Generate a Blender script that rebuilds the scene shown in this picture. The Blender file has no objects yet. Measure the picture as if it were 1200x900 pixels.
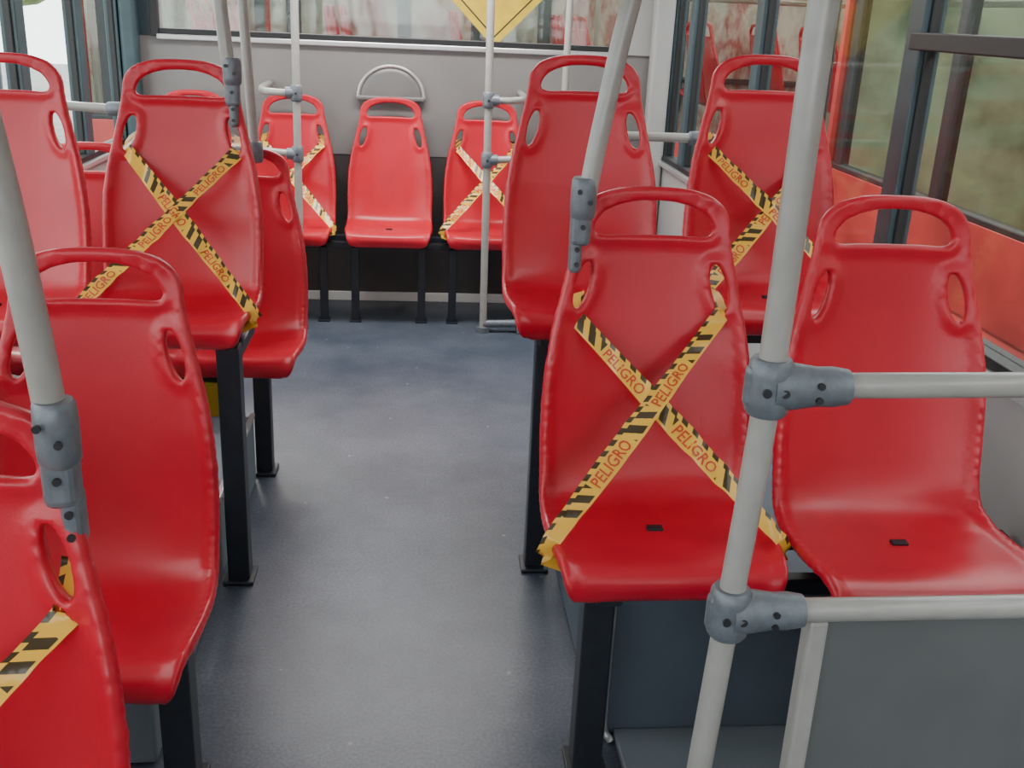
import bpy, bmesh, math, random
import numpy as np
from mathutils import Vector, Matrix, geometry
random.seed(4)
scene=bpy.context.scene
COL=scene.collection

# ------------------------------------------------------------ materials
def newmat(name):
    m=bpy.data.materials.new(name); m.use_nodes=True
    nt=m.node_tree; b=nt.nodes['Principled BSDF']
    return m,nt,b
def mat(name,col,rough=.5,metal=0,noise=0,nscale=20,bump=0,bscale=200,spec=.5,coat=0,detail=3):
    m,nt,b=newmat(name)
    b.inputs['Base Color'].default_value=(*col,1); b.inputs['Roughness'].default_value=rough
    b.inputs['Metallic'].default_value=metal; b.inputs['Specular IOR Level'].default_value=spec
    b.inputs['Coat Weight'].default_value=coat
    tc=nt.nodes.new('ShaderNodeTexCoord')
    if noise:
        n=nt.nodes.new('ShaderNodeTexNoise'); n.inputs['Scale'].default_value=nscale; n.inputs['Detail'].default_value=detail
        nt.links.new(tc.outputs['Object'],n.inputs['Vector'])
        r=nt.nodes.new('ShaderNodeValToRGB')
        r.color_ramp.elements[0].position=.3; r.color_ramp.elements[1].position=.7
        r.color_ramp.elements[0].color=(*[c*(1-noise) for c in col],1)
        r.color_ramp.elements[1].color=(*[min(1,c*(1+noise)) for c in col],1)
        nt.links.new(n.outputs['Fac'],r.inputs['Fac']); nt.links.new(r.outputs['Color'],b.inputs['Base Color'])
    if bump:
        n=nt.nodes.new('ShaderNodeTexNoise'); n.inputs['Scale'].default_value=bscale
        nt.links.new(tc.outputs['Object'],n.inputs['Vector'])
        bp=nt.nodes.new('ShaderNodeBump'); bp.inputs['Strength'].default_value=bump; bp.inputs['Distance'].default_value=.002
        nt.links.new(n.outputs['Fac'],bp.inputs['Height']); nt.links.new(bp.outputs['Normal'],b.inputs['Normal'])
    return m
M_seat=mat('red_plastic',(.54,.010,.028),.31,noise=.08,nscale=6,bump=.12,bscale=420)
M_dark=mat('dark_slot',(.012,.01,.012),.6)
M_frame=mat('black_steel',(.014,.018,.026),.42,noise=.2,nscale=30)
M_pole=mat('painted_tube',(.34,.33,.31),.28,noise=.06,nscale=25,coat=.3)
M_clamp=mat('grey_clamp',(.15,.17,.195),.4,noise=.15,nscale=60,bump=.2,metal=.25)
M_bolt=mat('bolt_black',(.02,.02,.025),.4)
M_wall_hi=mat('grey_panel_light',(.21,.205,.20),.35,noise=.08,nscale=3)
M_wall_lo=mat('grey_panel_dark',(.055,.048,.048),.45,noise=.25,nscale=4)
M_side=mat('side_panel_grey',(.40,.41,.40),.45,noise=.05,nscale=5)
M_teal=mat('window_frame_teal',(.035,.065,.078),.4,noise=.15,nscale=10)
M_rub=mat('black_rubber',(.012,.013,.015),.5)
M_alu=mat('aluminium_trim',(.55,.56,.56),.3,metal=.6,noise=.05)
M_box=mat('bluegrey_box',(.095,.12,.155),.5,noise=.15,nscale=5)
M_boxl=mat('step_edge_bluegrey',(.2,.23,.26),.5,noise=.1,nscale=5)
M_mod=mat('modesty_panel',(.115,.125,.125),.5,noise=.08,nscale=6)
M_ceil=mat('ceiling_white',(.5,.5,.49),.6,noise=.03)
M_yel=mat('yellow_paint',(.7,.5,.03),.5,noise=.1)
M_black=mat('sign_black',(.02,.02,.02),.5)
M_asph=mat('asphalt',(.22,.22,.21),.9,noise=.3,nscale=4)
M_busred=mat('bus_red_paint',(.40,.04,.035),.4,noise=.35,nscale=2.5,detail=6)
M_busfloor=mat('parked_bus_floor',(.25,.26,.24),.6,noise=.2,nscale=3)
M_tyre=mat('tyre',(.02,.02,.02),.8)
def m_floor():
    m,nt,b=newmat('vinyl_floor'); tc=nt.nodes.new('ShaderNodeTexCoord')
    n1=nt.nodes.new('ShaderNodeTexNoise'); n1.inputs['Scale'].default_value=2.6; n1.inputs['Detail'].default_value=8; n1.inputs['Roughness'].default_value=.68
    n2=nt.nodes.new('ShaderNodeTexNoise'); n2.inputs['Scale'].default_value=120; n2.inputs['Detail'].default_value=2
    v=nt.nodes.new('ShaderNodeTexVoronoi'); v.inputs['Scale'].default_value=9
    for n in (n1,n2,v): nt.links.new(tc.outputs['Object'],n.inputs['Vector'])
    r=nt.nodes.new('ShaderNodeValToRGB'); r.color_ramp.elements[0].position=.36; r.color_ramp.elements[1].position=.66
    r.color_ramp.elements[0].color=(.048,.064,.090,1); r.color_ramp.elements[1].color=(.096,.112,.144,1)
    nt.links.new(n1.outputs['Fac'],r.inputs['Fac'])
    mx=nt.nodes.new('ShaderNodeMix'); mx.data_type='RGBA'; mx.blend_type='OVERLAY'; mx.inputs['Factor'].default_value=.7
    nt.links.new(r.outputs['Color'],mx.inputs[6]); nt.links.new(n2.outputs['Fac'],mx.inputs[7])
    lt=nt.nodes.new('ShaderNodeMath'); lt.operation='LESS_THAN'; lt.inputs[1].default_value=.06
    nt.links.new(v.outputs['Distance'],lt.inputs[0])
    sc=nt.nodes.new('ShaderNodeMath'); sc.operation='MULTIPLY'; sc.inputs[1].default_value=.5
    nt.links.new(lt.outputs[0],sc.inputs[0])
    mx2=nt.nodes.new('ShaderNodeMix'); mx2.data_type='RGBA'; mx2.inputs[7].default_value=(.3,.31,.33,1)
    nt.links.new(sc.outputs[0],mx2.inputs['Factor']); nt.links.new(mx.outputs[2],mx2.inputs[6])
    nt.links.new(mx2.outputs[2],b.inputs['Base Color']); b.inputs['Roughness'].default_value=.38
    bp=nt.nodes.new('ShaderNodeBump'); bp.inputs['Strength'].default_value=.3; bp.inputs['Distance'].default_value=.001
    nt.links.new(n2.outputs['Fac'],bp.inputs['Height']); nt.links.new(bp.outputs['Normal'],b.inputs['Normal'])
    return m
M_floor=m_floor()
def m_glass(name='window_glass',col=(.90,.93,.91),k=.04):
    m=bpy.data.materials.new(name); m.use_nodes=True; nt=m.node_tree; nt.nodes.clear()
    o=nt.nodes.new('ShaderNodeOutputMaterial'); t=nt.nodes.new('ShaderNodeBsdfTransparent'); g=nt.nodes.new('ShaderNodeBsdfGlossy')
    t.inputs['Color'].default_value=(*col,1); g.inputs['Roughness'].default_value=.05
    x=nt.nodes.new('ShaderNodeMixShader'); x.inputs[0].default_value=k
    nt.links.new(t.outputs[0],x.inputs[1]); nt.links.new(g.outputs[0],x.inputs[2]); nt.links.new(x.outputs[0],o.inputs[0])
    return m
M_glass=m_glass(); M_tint=m_glass('tinted_bus_glass',(.84,.88,.82),.05)
def m_patch(name,cols,scale,rough=.25,stretch=(1,1,1),detail=5,rg=.65):
    m,nt,b=newmat(name); tc=nt.nodes.new('ShaderNodeTexCoord'); mp=nt.nodes.new('ShaderNodeMapping'); mp.inputs['Scale'].default_value=stretch
    n=nt.nodes.new('ShaderNodeTexNoise'); n.inputs['Scale'].default_value=scale; n.inputs['Detail'].default_value=detail; n.inputs['Roughness'].default_value=rg
    nt.links.new(tc.outputs['Object'],mp.inputs['Vector']); nt.links.new(mp.outputs[0],n.inputs['Vector'])
    r=nt.nodes.new('ShaderNodeValToRGB'); el=r.color_ramp.elements
    while len(el)<len(cols): el.new(.5)
    for i,c in enumerate(cols):
        el[i].position=.3+.4*i/(len(cols)-1); el[i].color=(*c,1)
    nt.links.new(n.outputs['Fac'],r.inputs['Fac']); nt.links.new(r.outputs['Color'],b.inputs['Base Color']); b.inputs['Roughness'].default_value=rough
    return m
M_bwin=m_patch('bus_lining_green',[(.10,.13,.08),(.26,.30,.21),(.40,.44,.33),(.30,.28,.2)],1.6,detail=4,rg=.55,rough=.5)
M_bwin2=m_patch('bus_lining_misty',[(.03,.035,.035),(.30,.31,.29),(.55,.53,.5),(.35,.10,.10),(.55,.55,.52)],2.2,stretch=(2.2,1,.5),rough=.4)
M_leaf=m_patch('foliage',[(.06,.1,.04),(.2,.3,.12),(.4,.5,.28)],4,rough=.8)
def m_tape():
    m,nt,b=newmat('caution_tape_print'); uv=nt.nodes.new('ShaderNodeUVMap'); sp=nt.nodes.new('ShaderNodeSeparateXYZ')
    nt.links.new(uv.outputs[0],sp.inputs[0])
    def ma(op,a,bb):
        n=nt.nodes.new('ShaderNodeMath'); n.operation=op
        for i,q in enumerate((a,bb)):
            if isinstance(q,(int,float)): n.inputs[i].default_value=q
            else: nt.links.new(q,n.inputs[i])
        return n.outputs[0]
    u,v=sp.outputs[0],sp.outputs[1]
    sl=ma('ADD',u,ma('MULTIPLY',v,.03))
    st=ma('LESS_THAN',ma('FRACT',ma('DIVIDE',sl,.036),0),.52)
    sec=ma('GREATER_THAN',ma('FRACT',ma('DIVIDE',u,.21),0),.62)
    edge=ma('MULTIPLY',ma('GREATER_THAN',v,.12),ma('LESS_THAN',v,.80))
    a=ma('MULTIPLY',ma('MULTIPLY',st,sec),edge)
    bd=ma('MULTIPLY',ma('GREATER_THAN',v,.80),ma('LESS_THAN',ma('FRACT',ma('DIVIDE',sl,.03),0),.55))
    f=ma('MULTIPLY',ma('MAXIMUM',a,bd),.95)
    mx=nt.nodes.new('ShaderNodeMix'); mx.data_type='RGBA'
    mx.inputs[6].default_value=(.84,.47,.055,1); mx.inputs[7].default_value=(.015,.013,.012,1)
    nt.links.new(f,mx.inputs['Factor']); nt.links.new(mx.outputs[2],b.inputs['Base Color'])
    b.inputs['Roughness'].default_value=.28
    return m
M_tape=m_tape(); M_tred=mat('tape_red_ink',(.60,.06,.025),.4)
def m_emit(name,col,s):
    m=bpy.data.materials.new(name); m.use_nodes=True; nt=m.node_tree; nt.nodes.clear()
    o=nt.nodes.new('ShaderNodeOutputMaterial'); e=nt.nodes.new('ShaderNodeEmission'); e.inputs[0].default_value=(*col,1); e.inputs[1].default_value=s
    nt.links.new(e.outputs[0],o.inputs[0]); return m
M_fill=m_emit('fill_emitter',(1,.97,.93),2.0)  # emission for the fill strips added on the ceiling
M_fill_parked=m_emit('parked_bus_fill_emitter',(1,.99,.95),8)  # emission for the fill strips added inside the parked buses

# ------------------------------------------------------------ builder
class B:
    def __init__(s): s.v=[];s.f=[];s.mi=[];s.sm=[];s.mats=[]
    def m(s,mt):
        if mt not in s.mats: s.mats.append(mt)
        return s.mats.index(mt)
    def raw(s,vs,fs,mt,smooth=False):
        o=len(s.v); s.v+= [tuple(v) for v in vs]; k=s.m(mt)
        for f in fs: s.f.append(tuple(i+o for i in f)); s.mi.append(k); s.sm.append(smooth)
    def box(s,lo,hi,mt,bev=.004,rot=None,seg=2):
        bm=bmesh.new(); bmesh.ops.create_cube(bm,size=1)
        c=[(a+b)/2 for a,b in zip(lo,hi)]; d=[abs(b-a) for a,b in zip(lo,hi)]
        for v in bm.verts: v.co=Vector((v.co.x*d[0],v.co.y*d[1],v.co.z*d[2]))
        if bev: bmesh.ops.bevel(bm,geom=bm.edges[:],offset=min(bev,min(d)*.45),segments=seg,affect='EDGES',profile=.5)
        R=rot if rot is not None else Matrix.Identity(3)
        for v in bm.verts: v.co=R@v.co+Vector(c)
        bm.verts.index_update()
        s.raw([v.co[:] for v in bm.verts],[[v.index for v in f.verts] for f in bm.faces],mt,False); bm.free()
    def tube(s,pts,r,mt,n=20,smoothpath=True,cap=True,radii=None):
        P=[Vector(p) for p in pts]
        if smoothpath and len(P)>2:
            Q=[]
            E=[P[0]*2-P[1]]+P+[P[-1]*2-P[-2]]
            for i in range(1,len(E)-2):
                for k in range(8):
                    t=k/8; a,b,c,d=E[i-1:i+3]
                    Q.append(.5*((2*b)+(c-a)*t+(2*a-5*b+4*c-d)*t*t+(3*b-a-3*c+d)*t**3))
            Q.append(P[-1]); 
            if radii: radii=list(np.interp(np.linspace(0,len(P)-1,len(Q)),range(len(P)),radii))
            P=Q
        T=[(P[min(i+1,len(P)-1)]-P[max(i-1,0)]).normalized() for i in range(len(P))]
        nrm=T[0].orthogonal().normalized(); vs=[];fs=[]
        for i,p in enumerate(P):
            nrm=(nrm-T[i]*nrm.dot(T[i])).normalized(); bn=T[i].cross(nrm)
            rr=radii[i] if radii else r
            for k in range(n):
                a=2*math.pi*k/n; vs.append(p+(nrm*math.cos(a)+bn*math.sin(a))*rr)
        for i in range(len(P)-1):
            for k in range(n):
                fs.append((i*n+k,i*n+(k+1)%n,(i+1)*n+(k+1)%n,(i+1)*n+k))
        s.raw(vs,fs,mt,True)
        if cap:
            s.raw([v for v in vs[:n]],[tuple(range(n))[::-1]],mt); s.raw([v for v in vs[-n:]],[tuple(range(n))],mt)
    def ball(s,c,rad,mt,seg=20):
        bm=bmesh.new(); bmesh.ops.create_uvsphere(bm,u_segments=seg,v_segments=seg//2+2,radius=1)
        bm.verts.index_update()
        s.raw([(c[0]+v.co.x*rad[0],c[1]+v.co.y*rad[1],c[2]+v.co.z*rad[2]) for v in bm.verts],[[v.index for v in f.verts] for f in bm.faces],mt,True); bm.free()
    def obj(s,name,parent=None):
        me=bpy.data.meshes.new(name)
        me.from_pydata(s.v,[],s.f)
        for mt in s.mats: me.materials.append(mt)
        me.polygons.foreach_set('material_index',s.mi); me.polygons.foreach_set('use_smooth',s.sm); me.update()
        ob=bpy.data.objects.new(name,me); COL.objects.link(ob)
        if parent: ob.parent=parent
        return ob
def empty(name,loc=(0,0,0)):
    e=bpy.data.objects.new(name,None); e.location=loc; e.empty_display_size=.1; COL.objects.link(e); return e

# ------------------------------------------------------------ seat shell
prof=np.array([(-.43,-.055),(-.452,-.04),(-.458,-.014),(-.443,.003),(-.39,.006),(-.30,-.002),(-.2,-.006),(-.145,.0),(-.108,.024),(-.086,.07),(-.066,.15),(-.048,.25),(-.032,.35),(-.018,.45),(-.006,.55),(0,.61),(.001,.668)])
wid=np.array([.19,.198,.206,.212,.219,.223,.223,.221,.219,.219,.220,.217,.205,.184,.163,.155,.15])
def cr(P,n=10):
    E=np.vstack([2*P[0]-P[1],P,2*P[-1]-P[-2]]);Q=[]
    for i in range(1,len(E)-2):
        a,b,c,d=E[i-1:i+3]
        for k in range(n):
            t=k/n;Q.append(.5*(2*b+(c-a)*t+(2*a-5*b+4*c-d)*t*t+(3*b-a-3*c+d)*t**3))
    Q.append(P[-1]);return np.array(Q)
PR=cr(prof); WD=cr(wid[:,None])[:,0]
S=np.concatenate([[0],np.cumsum(np.linalg.norm(np.diff(PR,axis=0),axis=1))]); L=S[-1]
mask=S>.5
def s_of_z(z): return float(np.interp(z,PR[mask,1],S[mask]))
s_top0=s_of_z(.575)
def halfw(s):
    w=float(np.interp(s,S,WD))
    if s<.07: w*=max(0,1-(1-s/.07)**4)**.25
    if s>s_top0:
        q=(s-s_top0)/(L-s_top0); w=float(np.interp(s_top0,S,WD))*max(0,1-q**2.7)**(1/2.7)
    return w
def resample(loop,d):
    P=np.array(loop+[loop[0]]); c=np.concatenate([[0],np.cumsum(np.linalg.norm(np.diff(P,axis=0),axis=1))])
    n=max(8,int(round(c[-1]/d))); t=np.linspace(0,c[-1],n+1)[:-1]
    return [(float(np.interp(q,c,P[:,0])),float(np.interp(q,c,P[:,1]))) for q in t]
ss=np.concatenate([.07*np.linspace(0,1,40)**3.5,np.linspace(.072,s_top0,90),L-(L-s_top0)*np.linspace(1,0,60)[1:]**2.6])
right=[(halfw(s),float(s)) for s in ss]
outline=right+[(-x,s) for x,s in right[::-1][1:-1]]
outer=resample(outline,.0115)
hz0,hz1=s_of_z(.570),s_of_z(.638)
hr=[]
for q in np.linspace(0,1,30):
    q2=1-(1-q)**2.3
    hr.append((.123*max(0,1-q2**2.3)**(1/2.3),hz0+(hz1-hz0)*q2))
hole=[(0,hz0-.003),(.06,hz0-.0035),(.105,hz0-.006)]+hr
hole=hole+[(-x,s) for x,s in hole[::-1][1:-1]]
hole=resample(hole,.010)
def slot(sg):
    c=(sg*.1435,s_of_z(.458)); pts=[]
    for k in range(22):
        a=2*math.pi*k/22; y=math.copysign(abs(math.sin(a))**.9,math.sin(a))*.050; x=math.cos(a)*.0155
        pts.append((c[0]+x-sg*y*.22,c[1]+y))
    return pts
loops=[outer,hole,slot(1),slot(-1)]
def inside(p,lp):
    x,y=p; r=False; n=len(lp)
    for i in range(n):
        x1,y1=lp[i];x2,y2=lp[(i+1)%n]
        if (y1>y)!=(y2>y) and x<(x2-x1)*(y-y1)/(y2-y1)+x1: r=not r
    return r
segs=np.array([(*lp[i],*lp[(i+1)%len(lp)]) for lp in loops for i in range(len(lp))])
def bdist(p):
    a=segs[:,:2];b=segs[:,2:];d=b-a;t=np.clip(((p-a)*d).sum(1)/(d*d).sum(1),0,1)
    return float(np.sqrt((((a+d*t[:,None])-p)**2).sum(1)).min())
pts=[];edges=[]
for lp in loops:
    o=len(pts); pts+=lp; edges+=[(o+i,o+(i+1)%len(lp)) for i in range(len(lp))]
h=.0145;row=0;s=.006
while s<L:
    x=-.24+(h/2 if row%2 else 0)
    while x<.24:
        if inside((x,s),outer) and not any(inside((x,s),l) for l in loops[1:]) and bdist(np.array((x,s)))>.0075: pts.append((x,s))
        x+=h
    s+=h*.87;row+=1
rv,re,rf,_,_,_=geometry.delaunay_2d_cdt([Vector(p) for p in pts],edges,[],0,1e-6)
faces=[]
for f in rf:
    c=sum((rv[i] for i in f),Vector((0,0)))/len(f)
    if inside(c,outer) and not any(inside(c,l) for l in loops[1:]): faces.append(f)
def smap(x,s):
    y=float(np.interp(s,S,PR[:,0])); z=float(np.interp(s,S,PR[:,1]))
    y2=float(np.interp(s+.004,S,PR[:,0]));z2=float(np.interp(s+.004,S,PR[:,1]));y1=float(np.interp(s-.004,S,PR[:,0]));z1=float(np.interp(s-.004,S,PR[:,1]))
    t=Vector((0,y2-y1,z2-z1)).normalized(); n=Vector((1,0,0)).cross(t)
    w=max(.1,float(np.interp(s,S,WD))); q=min(1.05,abs(x)/w)
    k=.014 if s<.30 else (.014+.030*min(1,(s-.30)/.12))
    if s>.45: k*=max(.15,1-max(0,z-.30)/.34)
    wrap=k*q**2.6
    if s<.08: wrap*=max(0,s/.08)
    p=Vector((x,y,z))+n*wrap
    return Vector((p.x,p.y*.96,p.z*.96))
me=bpy.data.meshes.new('seat_shell_src'); me.from_pydata([smap(v.x,v.y) for v in rv],[],faces)
me.validate()
tmp=bpy.data.objects.new('tmp_shell',me); COL.objects.link(tmp)
vg=tmp.vertex_groups.new(name='thick')
for i,v in enumerate(rv):
    d=bdist(np.array((v.x,v.y))); w=1-.6*min(1,max(0,(d-.012)/.016)); vg.add([i],w,'REPLACE')
md=tmp.modifiers.new('so','SOLIDIFY'); md.thickness=.024; md.offset=0; md.vertex_group='thick'
md=tmp.modifiers.new('ss','SUBSURF'); md.levels=1; md.render_levels=1
dg=bpy.context.evaluated_depsgraph_get()
SHELL=bpy.data.meshes.new_from_object(tmp.evaluated_get(dg)); SHELL.name='seat_shell'
bpy.data.objects.remove(tmp)
SHELL.materials.clear(); SHELL.materials.append(M_seat)
SHELL.polygons.foreach_set('use_smooth',[True]*len(SHELL.polygons)); SHELL.update()

def seat(x,y,z,rz=0):
    e=empty('passenger_seat',(x,y,z)); e.rotation_euler=(0,0,rz)
    o=bpy.data.objects.new('shell',SHELL); COL.objects.link(o); o.parent=e
    b=B(); b.box((-.016,-.262,-.004),(.016,-.243,.0065),M_dark,.002); b.obj('drain_slot',e)
    b=B(); b.box((-.15,-.35,-.047),(.15,-.10,-.018),M_frame,.006); b.obj('mount_plate',e)
    return e

# ------------------------------------------------------------ caution tape
fc=bpy.data.curves.new('t','FONT'); fc.body='PELIGRO'; fc.size=1; fc.resolution_u=2; fc.offset=.012
fo=bpy.data.objects.new('tmp_t',fc); COL.objects.link(fo)
tm=bpy.data.meshes.new_from_object(fo.evaluated_get(bpy.context.evaluated_depsgraph_get()))
TV=[v.co.copy() for v in tm.vertices]; TF=[tuple(p.vertices) for p in tm.polygons]
bpy.data.objects.remove(fo)
tx0=min(v.x for v in TV);tx1=max(v.x for v in TV);ty1=max(v.y for v in TV)
def strip(name,P,parent,width=.046,face=Vector((0,-.85,.5)),phase=0,twist=0):
    P=[Vector(p) for p in P]
    cl=[0]
    for a,b in zip(P,P[1:]): cl.append(cl[-1]+(b-a).length)
    tot=cl[-1]; main=max(range(len(P)-1),key=lambda i:(P[i+1]-P[i]).length)
    def at(u):
        u=min(max(u,0),tot-1e-6); i=max(k for k in range(len(cl)-1) if cl[k]<=u)
        return P[i].lerp(P[i+1],(u-cl[i])/(cl[i+1]-cl[i])),(P[i+1]-P[i]).normalized(),i
    tmn=(P[main+1]-P[main]).normalized()
    side0=face.cross(tmn).normalized(); n0=tmn.cross(side0)
    def mp(u,v,lift=0):
        p,t,i=at(u)
        a=twist*math.sin(u*7+phase*9)
        sd=side0*math.cos(a)+n0*math.sin(a); nn=(n0*math.cos(a)-side0*math.sin(a))
        w=width*(1-.26*(.5+.5*math.sin(u*11+phase*5)))
        sd=(sd-t*sd.dot(t)).normalized()
        return p+sd*(v-.5)*w+nn*(lift+.003*math.sin(u*60+v*3)+.0015*math.sin(u*143+v*5+phase*20))
    us=sorted(set([i*tot/90 for i in range(91)]+cl)); nv=5
    bb=B(); vs=[];uv=[];fs=[]
    for u in us:
        for k in range(nv): vs.append(mp(u,k/(nv-1))); uv.append((u+phase,k/(nv-1)))
    for i in range(len(us)-1):
        for k in range(nv-1): fs.append((i*nv+k,i*nv+k+1,(i+1)*nv+k+1,(i+1)*nv+k))
    bb.raw(vs,fs,M_tape,True)
    nbase=len(vs)
    m0=math.floor(phase/.21); 
    for k in range(m0,m0+8):
        u0=k*.21+.008-phase
        if u0<cl[main]-.02 or u0+.12>cl[main+1]+.03: continue
        tv=[mp(u0+(v.x-tx0)/(tx1-tx0)*.112, .16+v.y/ty1*.54,.0014) for v in TV]
        bb.raw(tv,TF,M_tred,False)
    ob=bb.obj(name,parent)
    ul=ob.data.uv_layers.new(name='UVMap')
    for lp in ob.data.loops:
        vi=lp.vertex_index
        ul.data[lp.index].uv=uv[vi] if vi<nbase else (0,0)
    return ob
def tapeX(x,y,z,top=(.40,.40),bot=(-.36,-.36),ph=0,tw=.12,tx=.152):
    e=empty('caution_tape',(x,y,z))
    def mk(sg,nm,zt,yb,off,p):
        pts=[(sg*-(tx-.006),.022,zt+.035),(sg*-tx,-.044-off,zt),(sg*.220,yb,.034+off),(sg*.236,yb+.004,.0),(sg*.17,yb+.01,-.03)]
        if sg<0: pts=pts[::-1]
        strip(nm,pts,e,phase=p,twist=tw)
    mk(1,'strip_1',top[0],bot[0],0,ph)
    mk(-1,'strip_2',top[1],bot[1],.004,ph+.13)
    return e

# ------------------------------------------------------------ seats
A=(.475,2.065,.590);Bs=(.945,1.985,.600);C=(.456,2.99,.805);D=(.975,2.99,.826)
E=(-.661,3.04,.748);G=(-1.135,3.04,.748);F=(-.604,1.956,.463);F2=(-1.12,1.956,.463)
Sx=(-.613,3.71,.43);S2=(-1.13,3.71,.43);I=(-.57,1.17,.462);I2=(-1.09,1.17,.462)
for p in (A,Bs,C,D,E,G,F,F2,Sx,S2,I,I2): seat(*p)
RY,RZ=5.56,.468
for k in range(-2,3): seat(-.155+.5*k,RY,RZ)
tapeX(*A,top=(.375,.395),ph=.05,tw=.3); tapeX(*D,top=(.38,.36),ph=.1,tw=.25); tapeX(*E,ph=.17,tw=.2); tapeX(*I,top=(.38,.38),ph=.03)
tapeX(-.655,RY,RZ,ph=.02); tapeX(.345,RY,RZ,ph=.12)

def seatframe(x0,x1,y,z,legs):
    b=B(); zt=z-.047
    for yy in (-.14,-.32):
        b.box((x0,y+yy-.018,zt-.035),(x1,y+yy+.018,zt),M_frame,.005)
    for (lx,ly,lz,w) in legs:
        b.box((lx-w,ly-w,lz+.008),(lx+w,ly+w,zt-.002),M_frame,.005)
        b.box((lx-w-.012,ly-w-.02,lz),(lx+w+.012,ly+w+.02,lz+.012),M_frame,.003)
        b.box((lx-w*.8,min(ly,y-.34),zt-.055),(lx+w*.8,y-.12,zt-.02),M_frame,.004)
    b.obj('seat_frame')
seatframe(.36,1.28,2.05,.578,[(.375,1.83,0,.032)])
seatframe(.32,1.28,2.99,.80,[(.350,2.70,0,.028)])
seatframe(-1.46,-.47,3.04,.745,[(-.495,2.64,0,.030)])
seatframe(-1.46,-.45,1.956,.46,[(-.475,1.80,0,.032)])
seatframe(-1.46,-.45,3.71,.43,[(-.525,3.36,0,.028)])
seatframe(-1.46,-.42,1.17,.46,[(-.455,.98,0,.032)])
b=B()
b.box((-1.45,RY-.17,RZ-.085),(1.25,RY-.13,RZ-.05),M_frame,.005); b.box((-1.45,RY-.34,RZ-.085),(1.25,RY-.30,RZ-.05),M_frame,.005)
for k in range(-2,3):
    for dx in (-.17,.17):
        xx=-.155+.5*k+dx
        b.box((xx-.02,RY-.34,0),(xx+.02,RY-.30,RZ-.05),M_frame,.004); b.box((xx-.03,RY-.36,0),(xx+.03,RY-.28,.008),M_frame,.002)
b.obj('seat_frame')

# ------------------------------------------------------------ shell of the bus
XL,XR,YB,YF,ZC=-1.5,1.3,5.65,-2.6,2.25
b=B(); b.box((XL-.05,YF,-.06),(XR+.05,YB+.05,0),M_floor,0); b.obj('floor')
b=B(); b.box((XL-.05,YF,ZC),(XR+.05,YB+.05,ZC+.05),M_ceil,0)
b.obj('ceiling')
def sidewall(name,x,sg,pillars,sill,ybar,tn,wn):
    b=B(); o=x+sg*.06
    lo,hi=min(x,o),max(x,o)
    b.box((lo,YF,0),(hi,YB,sill-.03),M_side,0)
    b.box((lo,YF,2.0),(hi,YB,ZC),M_ceil,0)
    for p in pillars: b.box((lo,p-.045,sill-.03),(hi,p+.045,2.0),M_teal,.004)
    b.obj(name)
    t=B(); xi=x-sg*.03
    t.box((min(xi,o),YF,sill-.03),(max(xi,o),YB,sill-.005),M_alu,.005)
    t.box((min(xi+sg*.02,o),YF,sill-.005),(max(xi+sg*.02,o),YB,sill+.02),M_rub,.003)
    t.box((min(xi+sg*.02,o),YF,1.50),(max(xi+sg*.02,o),ybar,1.545),M_rub,.004)
    t.box((min(xi+sg*.015,o),YF,1.985),(max(xi+sg*.015,o),YB,2.02),M_rub,.004)
    t.obj('trim_%d'%tn)
    ps=sorted(pillars); n=wn
    xm=x+sg*.03
    for a,c in zip(ps,ps[1:]):
        w=B()
        y0,y1=a+.045,c-.045
        w.box((xm-.003,y0,sill+.02),(xm+.003,y1,1.985),M_glass,0)
        for yy in (y0,y1):
            w.box((xm-.014,yy-.011,sill+.02),(xm+.014,yy+.011,1.985),M_rub,.003)
        if c<=ybar+.1:
            ym=(y0+y1)/2
            w.box((xm-.010,ym-.012,1.545),(xm+.010,ym+.012,1.985),M_rub,.003)
        w.obj('window_%d'%n); n+=1
sidewall('wall_right',XR,1,[YF+.05,-1.2,.0,1.35,2.80,4.15,5.2,5.6],.84,2.8,1,1)
sidewall('wall_left',XL,-1,[YF+.05,-1.2,.2,1.5,2.9,4.25,4.97,5.6],.84,2.9,2,11)
# rear wall
b=B()
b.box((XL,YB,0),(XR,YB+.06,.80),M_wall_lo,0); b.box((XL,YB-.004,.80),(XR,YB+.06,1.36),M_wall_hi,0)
b.box((XL,YB,2.0),(XR,YB+.06,ZC),M_ceil,0)
b.box((XL,YB-.0,1.36),(-1.33,YB+.06,2.0),M_teal,.003); b.box((1.04,YB-.02,1.36),(XR,YB+.06,2.0),M_side,.003)
b.obj('wall_back')
b=B()
b.box((-1.33,YB-.035,1.345),(1.04,YB-.005,1.372),M_alu,.005)
b.box((-1.33,YB-.02,1.372),(1.04,YB+.02,1.40),M_rub,.004); b.box((-1.36,YB-.03,1.36),(-1.32,YB+.02,2.0),M_rub,.004); b.box((1.03,YB-.03,1.36),(1.065,YB+.02,2.0),M_rub,.004)
b.box((-1.33,YB-.02,1.97),(1.04,YB+.02,2.0),M_rub,.004)
b.obj('trim_3')
b=B(); b.box((-1.32,YB+.022,1.39),(1.03,YB+.028,1.98),M_glass,0); b.obj('window_21')
b=B(); b.box((XL,YB-.02,0),(XR,YB-.001,.05),mat('painted_gleam_white',(.8,.8,.78),.3),.004); b.obj('gleam_strip_back')  # white strip painted in for the gleam of light under the rear wall
b=B(); b.box((XR-.11,YB-.12,0),(XR-.005,YB-.03,ZC),M_side,.02,seg=4); b.obj('trim_4')
b=B(); b.box((XL+.005,YB-.10,0),(XL+.09,YB-.03,ZC),M_teal,.02,seg=4); b.obj('trim_5')
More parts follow.
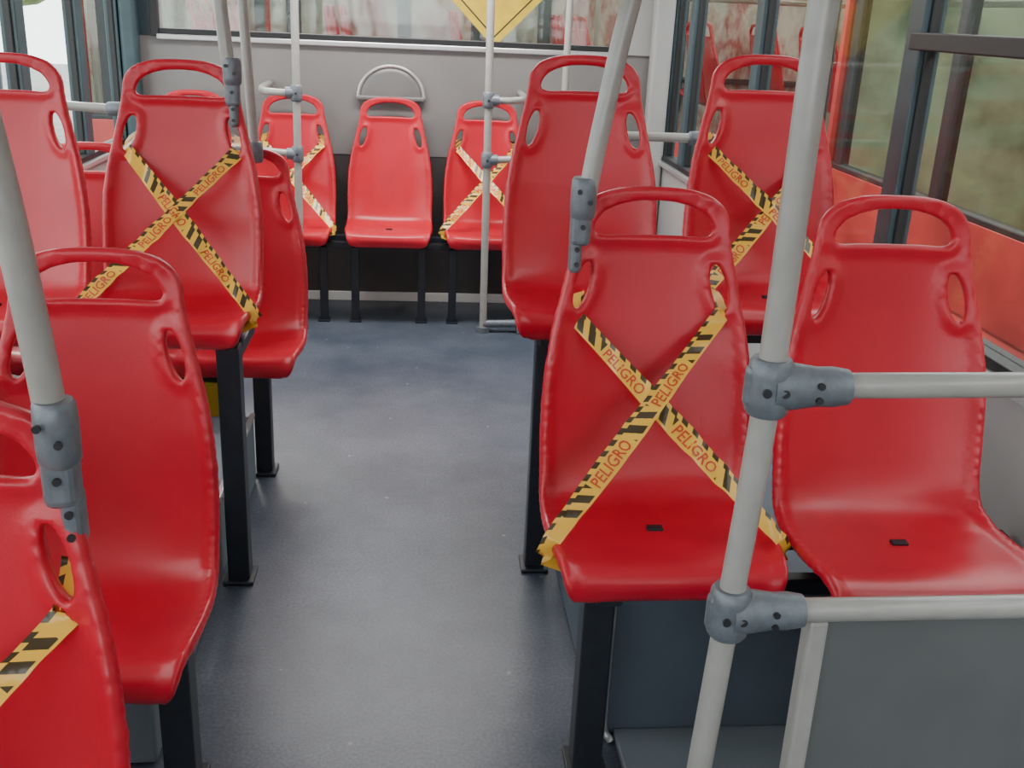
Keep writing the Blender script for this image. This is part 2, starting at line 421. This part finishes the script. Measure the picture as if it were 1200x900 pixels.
b=B(); b.box((XL,YF-.06,0),(XR,YF,1.0),M_wall_lo,0); b.box((XL,YF-.06,2.05),(XR,YF,ZC),M_ceil,0)
b.box((XL,YF-.06,1.0),(XL+.1,YF,2.05),M_teal,0); b.box((XR-.1,YF-.06,1.0),(XR,YF,2.05),M_teal,0); b.obj('wall_front')
# wheel-arch boxes
b=B(); b.box((.412,1.93,0),(1.298,3.45,.40),M_box,.012,seg=3)
b.tube([(.430,1.922,.42),(.430,1.922,.06),(.445,1.90,.006)],.009,M_alu,10)
b.box((.455,1.78,0),(1.298,1.93,.02),M_boxl,.006)
b.obj('wheel_arch_box')
b=B(); b.box((XL+.002,1.86,0),(-.545,3.28,.24),mat('side_step_box',(.15,.18,.21),.5,noise=.1,nscale=5),.012,seg=3); b.box((-.556,1.86,.236),(-.540,3.28,.252),M_alu,.003); b.obj('wheel_arch_box')
b=B(); b.box((-1.3,3.42,0),(-.66,3.58,.30),M_yel,.01); b.box((-1.3,3.44,.30),(-.64,3.46,.33),M_frame,.004); b.obj('yellow_step_box')
b=B(); b.box((.60,1.262,.02),(1.295,1.275,.735),M_mod,.004)
b.box((.572,1.252,.0),(.602,1.285,.735),M_pole,.006)
b.obj('modesty_panel')

# ------------------------------------------------------------ hand rails
R=.0185
def collar(b,c,axis=(0,0,1),ln=.075,r=.027):
    a=Vector(axis).normalized(); c=Vector(c); h=ln/2
    b.tube([c-a*h,c-a*h*.86,c-a*h*.4,c+a*h*.4,c+a*h*.86,c+a*h],r,M_clamp,22,smoothpath=False,radii=[r*.86,r,r*1.04,r*1.04,r,r*.86])
def bolt(b,c,d=(0,-1,0),r=.006):
    c=Vector(c);d=Vector(d).normalized(); b.tube([c,c+d*.004],r,M_bolt,12,smoothpath=False)
def tee(b,c,dx,ln=.085):
    c=Vector(c); d=Vector(dx).normalized()
    collar(b,c,(0,0,1),.078,.029)
    b.tube([c,c+d*.03,c+d*ln*.75,c+d*ln,c+d*(ln+.022)],.026,M_clamp,22,smoothpath=False,radii=[.034,.032,.027,.0275,.024])
    b.box(c+Vector((-.034,-.012,-.03)),c+Vector((.05 if d.x>0 else .034,.012,.03)),M_clamp,.01)
    for q in (-.012,.012): bolt(b,c+Vector((q,-.029,.0)))
    bolt(b,c+d*.06+Vector((0,-.027,.010)),r=.005); bolt(b,c+d*.06+Vector((0,-.027,-.010)),r=.005)
b=B()
b.tube([(.478,1.25,ZC),(.466,1.25,1.6),(.462,1.25,1.1),(.447,1.25,.76),(.432,1.25,.45),(.412,1.25,0)],R,M_pole,28)
b.tube([(.47,1.25,1.10),(1.298,1.25,1.115)],R*.95,M_pole,24,smoothpath=False)
b.tube([(.45,1.25,.757),(1.298,1.25,.765)],R*.95,M_pole,24,smoothpath=False)
tee(b,(.462,1.25,1.10),(1,0,0)); tee(b,(.448,1.25,.757),(1,0,0))
b.tube([(.412,1.25,0),(.413,1.25,.02)],.035,M_clamp,20,smoothpath=False)
b.obj('handrail')
def bracket(b,c,k=1,dx=0):
    c=Vector(c)
    collar(b,c+Vector((0,0,.035)),(0,0,1),.08*k,.0245)
    b.box(c+Vector((-.022,-.016,-.06)),c+Vector((.018,.026,.035)),M_clamp,.012,seg=3)
    b.box(c+Vector((-.013+dx,-.012,-.115)),c+Vector((.011+dx,.026,-.04)),M_clamp,.010,seg=3)
    for p in ((-.012,-.0265,.05),(.010,-.0265,.03),(0,-.017,-.02),(dx,-.013,-.065),(dx,-.013,-.095)): bolt(b,c+Vector(p),r=.005)
b=B(); b.tube([(.60,2.0,ZC),(.45,2.0,1.78),(.388,2.0,1.60),(.345,2.0,1.36),(.322,2.0,1.2)],R,M_pole,28)
bracket(b,(.318,2.0,1.18),1,-.008); b.obj('grab_pole')
b=B(); b.tube([(-.55,1.15,ZC),(-.50,1.15,1.7),(-.452,1.15,1.40),(-.428,1.15,1.18),(-.418,1.15,1.04)],R,M_pole,28)
bracket(b,(-.415,1.145,1.035),1,.008); b.obj('grab_pole')
b=B(); b.tube([(-.56,3.0,ZC),(-.545,3.0,1.7),(-.535,3.0,1.5),(-.52,3.0,1.34)],R,M_pole,24)
bracket(b,(-.515,3.0,1.33),.9); b.obj('grab_pole')
b=B(); b.tube([(-.60,3.67,ZC),(-.585,3.67,1.5),(-.565,3.67,1.05)],R*.9,M_pole,24,smoothpath=False)
collar(b,(-.566,3.67,1.06),(0,0,1),.07); b.obj('grab_pole')
def farpole(x,xt,sgn):
    b=B(); y=5.07
    b.tube([(x,y,0),(x+(xt-x)*.5,y,ZC*.5),(xt,y,ZC)],R,M_pole,24,smoothpath=False)
    b.tube([(x,y,0),(x,y,.03)],.034,M_clamp,20,smoothpath=False)
    for z in (.87,1.15):
        xx=x+(xt-x)*z/ZC; collar(b,(xx,y,z),(0,0,1),.075)
        b.tube([(xx,y,z),(xx+sgn*.05,y,z)],.027,M_clamp,16,smoothpath=False)
        bolt(b,(xx,y-.027,z))
    xx=x+(xt-x)*1.15/ZC
    b.tube([(xx,y,1.15),(xx+sgn*.12,y+.02,1.15),(xx+sgn*.19,y+.2,1.15),(xx+sgn*.2,YB-.01,1.15)],R*.9,M_pole,18)
    xx=x+(xt-x)*.87/ZC
    b.tube([(xx,y,.87),(xx+sgn*.13,y-.01,.88),(xx+sgn*.25,y-.02,.90)],R*.9,M_pole,18)
    if sgn>0: b.tube([(x,y,.045),(x+.2,y,.05)],.02,M_clamp,16,smoothpath=False); b.box((x+.17,y-.03,0),(x+.21,y+.03,.06),M_clamp,.005)
    b.obj('grab_pole')
farpole(-.585,-.575,-1); farpole(.330,.31,1)
b=B(); b.tube([(.70,5.2,ZC),(.70,5.2,1.3),(.70,5.2,1.0)],R*.9,M_pole,20,smoothpath=False); b.tube([(.70,5.2,1.01),(.70,YB-.01,1.0)],R*.9,M_pole,18,smoothpath=False); b.obj('grab_pole')
b=B(); b.tube([(.70,4.2,1.10),(XR-.002,4.2,1.10)],R,M_pole,18,smoothpath=False); collar(b,(1.12,4.2,1.10),(1,0,0),.08); b.tube([(.70,4.2,1.12),(.70,4.2,0)],R,M_pole,18,smoothpath=False); b.obj('handrail')
b=B(); b.tube([(XL+.002,4.35,1.13),(-.95,4.35,1.11)],R,M_pole,18,smoothpath=False); collar(b,(-1.2,4.35,1.12),(1,0,0),.08); b.tube([(-.95,4.35,1.13),(-.95,4.35,0)],R,M_pole,18,smoothpath=False); b.obj('handrail')
# half-round cap with bright rim above the middle rear seat
M_cap=mat('half_round_cap_grey',(.15,.148,.145),.32)
b=B(); cx=-.155; aa=np.linspace(0,math.pi,29)
b.tube([(cx+.17*math.cos(a),YB-.04,1.10+.16*math.sin(a)) for a in aa],.010,M_alu,14)
rings=[(1.0,-.004),(1.0,-.03),(.93,-.042),(.8,-.048),(.0,-.052)]
vs=[(cx+.168*k*math.cos(a),YB+dy,1.10+.158*k*math.sin(a)) for k,dy in rings for a in aa]
n=len(aa); fs=[(j*n+i,j*n+i+1,(j+1)*n+i+1,(j+1)*n+i) for j in range(len(rings)-1) for i in range(n-1)]
b.raw(vs,fs,M_cap,True); b.box((cx-.175,YB-.055,1.085),(cx+.175,YB-.006,1.11),M_cap,.008)
b.obj('half_round_headrest_cap')
b=B(); cx,cz,hw=.375,1.71,.34
def dia(r,y,mt): b.raw([(cx,y,cz-r),(cx+r,y,cz),(cx,y,cz+r),(cx-r,y,cz)],[(0,1,2,3)],mt)
dia(hw,YB+.014,M_yel); dia(hw*.86,YB+.0130,M_black); dia(hw*.83,YB+.012,M_yel)
b.box((cx-.02,YB+.009,cz-.04),(cx+.02,YB+.0118,cz+.16),M_black,.001)
b.obj('yellow_warning_sign')

# ------------------------------------------------------------ unseen glowing ceiling strips, added as fill light
for x in (-.55,.45):
    b=B(); b.box((x-.07,-2.0,ZC-.03),(x+.07,5.2,ZC-.001),M_fill,.01); b.box((x-.085,-2.02,ZC-.012),(x+.085,5.22,ZC-.001),M_alu,.003)
    b.obj('ceiling_fill_strip')

# ------------------------------------------------------------ outside
b=B(); b.box((-40,-40,-.95),(40,40,-.9),M_asph,0); b.obj('ground')
def parkedbus(loc,rz,lining,sz,cols,dy):
    e=empty('parked_bus',loc); e.rotation_euler=(0,0,rz)
    b=B()
    b.box((0,-6,-.55),(2.5,6,.28),M_busred,.05); b.box((.06,-5.94,.28),(2.44,5.94,.30),M_busfloor,0)
    b.box((0,-6,.25),(.06,6,.72),M_busred,.02); b.box((2.44,-6,.25),(2.5,6,.72),M_busred,.02)
    b.box((0.0,-6,1.98),(2.5,6,2.4),M_busred,.12,seg=3); b.box((.06,-5.9,1.965),(2.44,5.9,1.98),M_ceil,0)
    b.box((2.40,-5.94,.30),(2.44,5.94,1.98),lining,0)
    b.box((0,-6,.3),(2.5,-5.94,1.98),M_busred,0); b.box((0,5.94,.3),(2.5,6,1.98),M_busred,0)
    b.box((.06,-5.94,.3),(2.4,-5.92,1.96),lining,0); b.box((.06,5.92,.3),(2.4,5.94,1.96),lining,0); b.box((.06,-5.9,.3),(.065,5.9,.7),M_busfloor,0)
    b.box((.03,-5.94,.72),(.036,5.94,1.98),M_tint,0)
    for xx in (.8,1.7): b.box((xx-.12,-5.8,1.93),(xx+.12,5.8,1.96),M_fill_parked,0)  # glowing strips added to brighten the view into the parked bus
    y=-5.9;k=0
    while y<6:
        b.box((.005,y-.05,.7),(.07,y+.05,1.97),M_rub,.01)
        b.box((2.36,y+.5,.7),(2.41,y+.62,1.97),M_teal,.01)
        if k%2==0: b.tube([(.9,y+.3,.3),(.9,y+.3,1.97)],.02,M_pole if k%4 else M_busred,10,smoothpath=False)
        y+=1.3; k+=1
    b.box((.0,-6,.70),(.07,6,.74),M_rub,.01); b.tube([(.5,-5.9,1.7),(.5,5.9,1.7)],.018,M_pole,10,smoothpath=False)
    b.box((2.34,-5.9,.98),(2.41,5.9,1.03),M_rub,.01)
    for yy in (-4,3.6):
        b.tube([(-.02,yy,-.43),(.3,yy,-.43)],.47,M_tyre,28,smoothpath=False); b.tube([(-.03,yy,-.43),(.0,yy,-.43)],.24,M_alu,20,smoothpath=False)
        b.tube([(2.2,yy,-.43),(2.52,yy,-.43)],.47,M_tyre,28,smoothpath=False)
    b.obj('body',e)
    k=0
    y=-5.2
    while y<5.6:
        for x in cols:
            o=bpy.data.objects.new('seat_%d'%k,SHELL); COL.objects.link(o); o.parent=e; o.location=(x,y,sz); k+=1
        y+=dy
parkedbus((2.6,.6,0),0,M_bwin,.50,(1.6,2.1),1.5)
parkedbus((3.6,7.8,0),math.radians(90),M_bwin2,.9,(.35,.83,1.75,2.2),.95)
def tree(x,y,s):
    b=B(); b.tube([(x,y,-.9),(x+.1,y,.6),(x,y,2)],.16,M_frame,12,radii=[.2,.15,.1])
    for k in range(14):
        a=random.random()*6.28; r=random.random()*s; q=s*(.45+.3*random.random())
        b.ball((x+r*math.cos(a),y+r*math.sin(a),1.8+random.random()*s*1.3),(q,q,q*.8),M_leaf,12)
    b.obj('tree')
tree(-9,13,1.4); tree(-11,7,1.5); tree(-7,18,1.6)

# ------------------------------------------------------------ light
w=bpy.data.worlds.new('world'); scene.world=w; w.use_nodes=True; nt=w.node_tree
bg=nt.nodes['Background']; bg.inputs[0].default_value=(.94,.97,1,1); bg.inputs[1].default_value=5.7
def area(name,loc,rot,sx,sy,e,col=(1,1,1)):
    l=bpy.data.lights.new(name,'AREA'); l.shape='RECTANGLE'; l.size=sx; l.size_y=sy; l.energy=e; l.color=col
    o=bpy.data.objects.new(name,l); o.location=loc; o.rotation_euler=rot; COL.objects.link(o); return o
area('rear_fill_light',(-.1,4.7,2.18),(0,0,0),1.4,.3,52,(1,.97,.94))  # unseen fill light added to brighten the rear seats from above
sl=bpy.data.lights.new('sun','SUN'); sl.energy=3.0; sl.angle=.3; sl.color=(1,.97,.92)
so=bpy.data.objects.new('sun',sl); so.rotation_euler=(math.radians(50),0,math.radians(200)); COL.objects.link(so)

# ------------------------------------------------------------ camera
f,pitch,yaw,roll,hh=1211.8,.3452,.0969,.0452,1.55
cp,sp,cy,sy=math.cos(pitch),math.sin(pitch),math.cos(yaw),math.sin(yaw)
fw=Vector((sy*cp,cy*cp,-sp)); rt=Vector((cy,-sy,0)); up=rt.cross(fw)
c,s=math.cos(roll),math.sin(roll)
Rv=rt*c+up*s; Uv=up*c-rt*s
cam=bpy.data.cameras.new('camera'); cam.sensor_width=36; cam.lens=f/1200*36; cam.clip_start=.02
co=bpy.data.objects.new('camera',cam); COL.objects.link(co)
mw=Matrix((Rv,Uv,-fw)).transposed().to_4x4(); mw.translation=(0,0,hh); co.matrix_world=mw
scene.camera=co
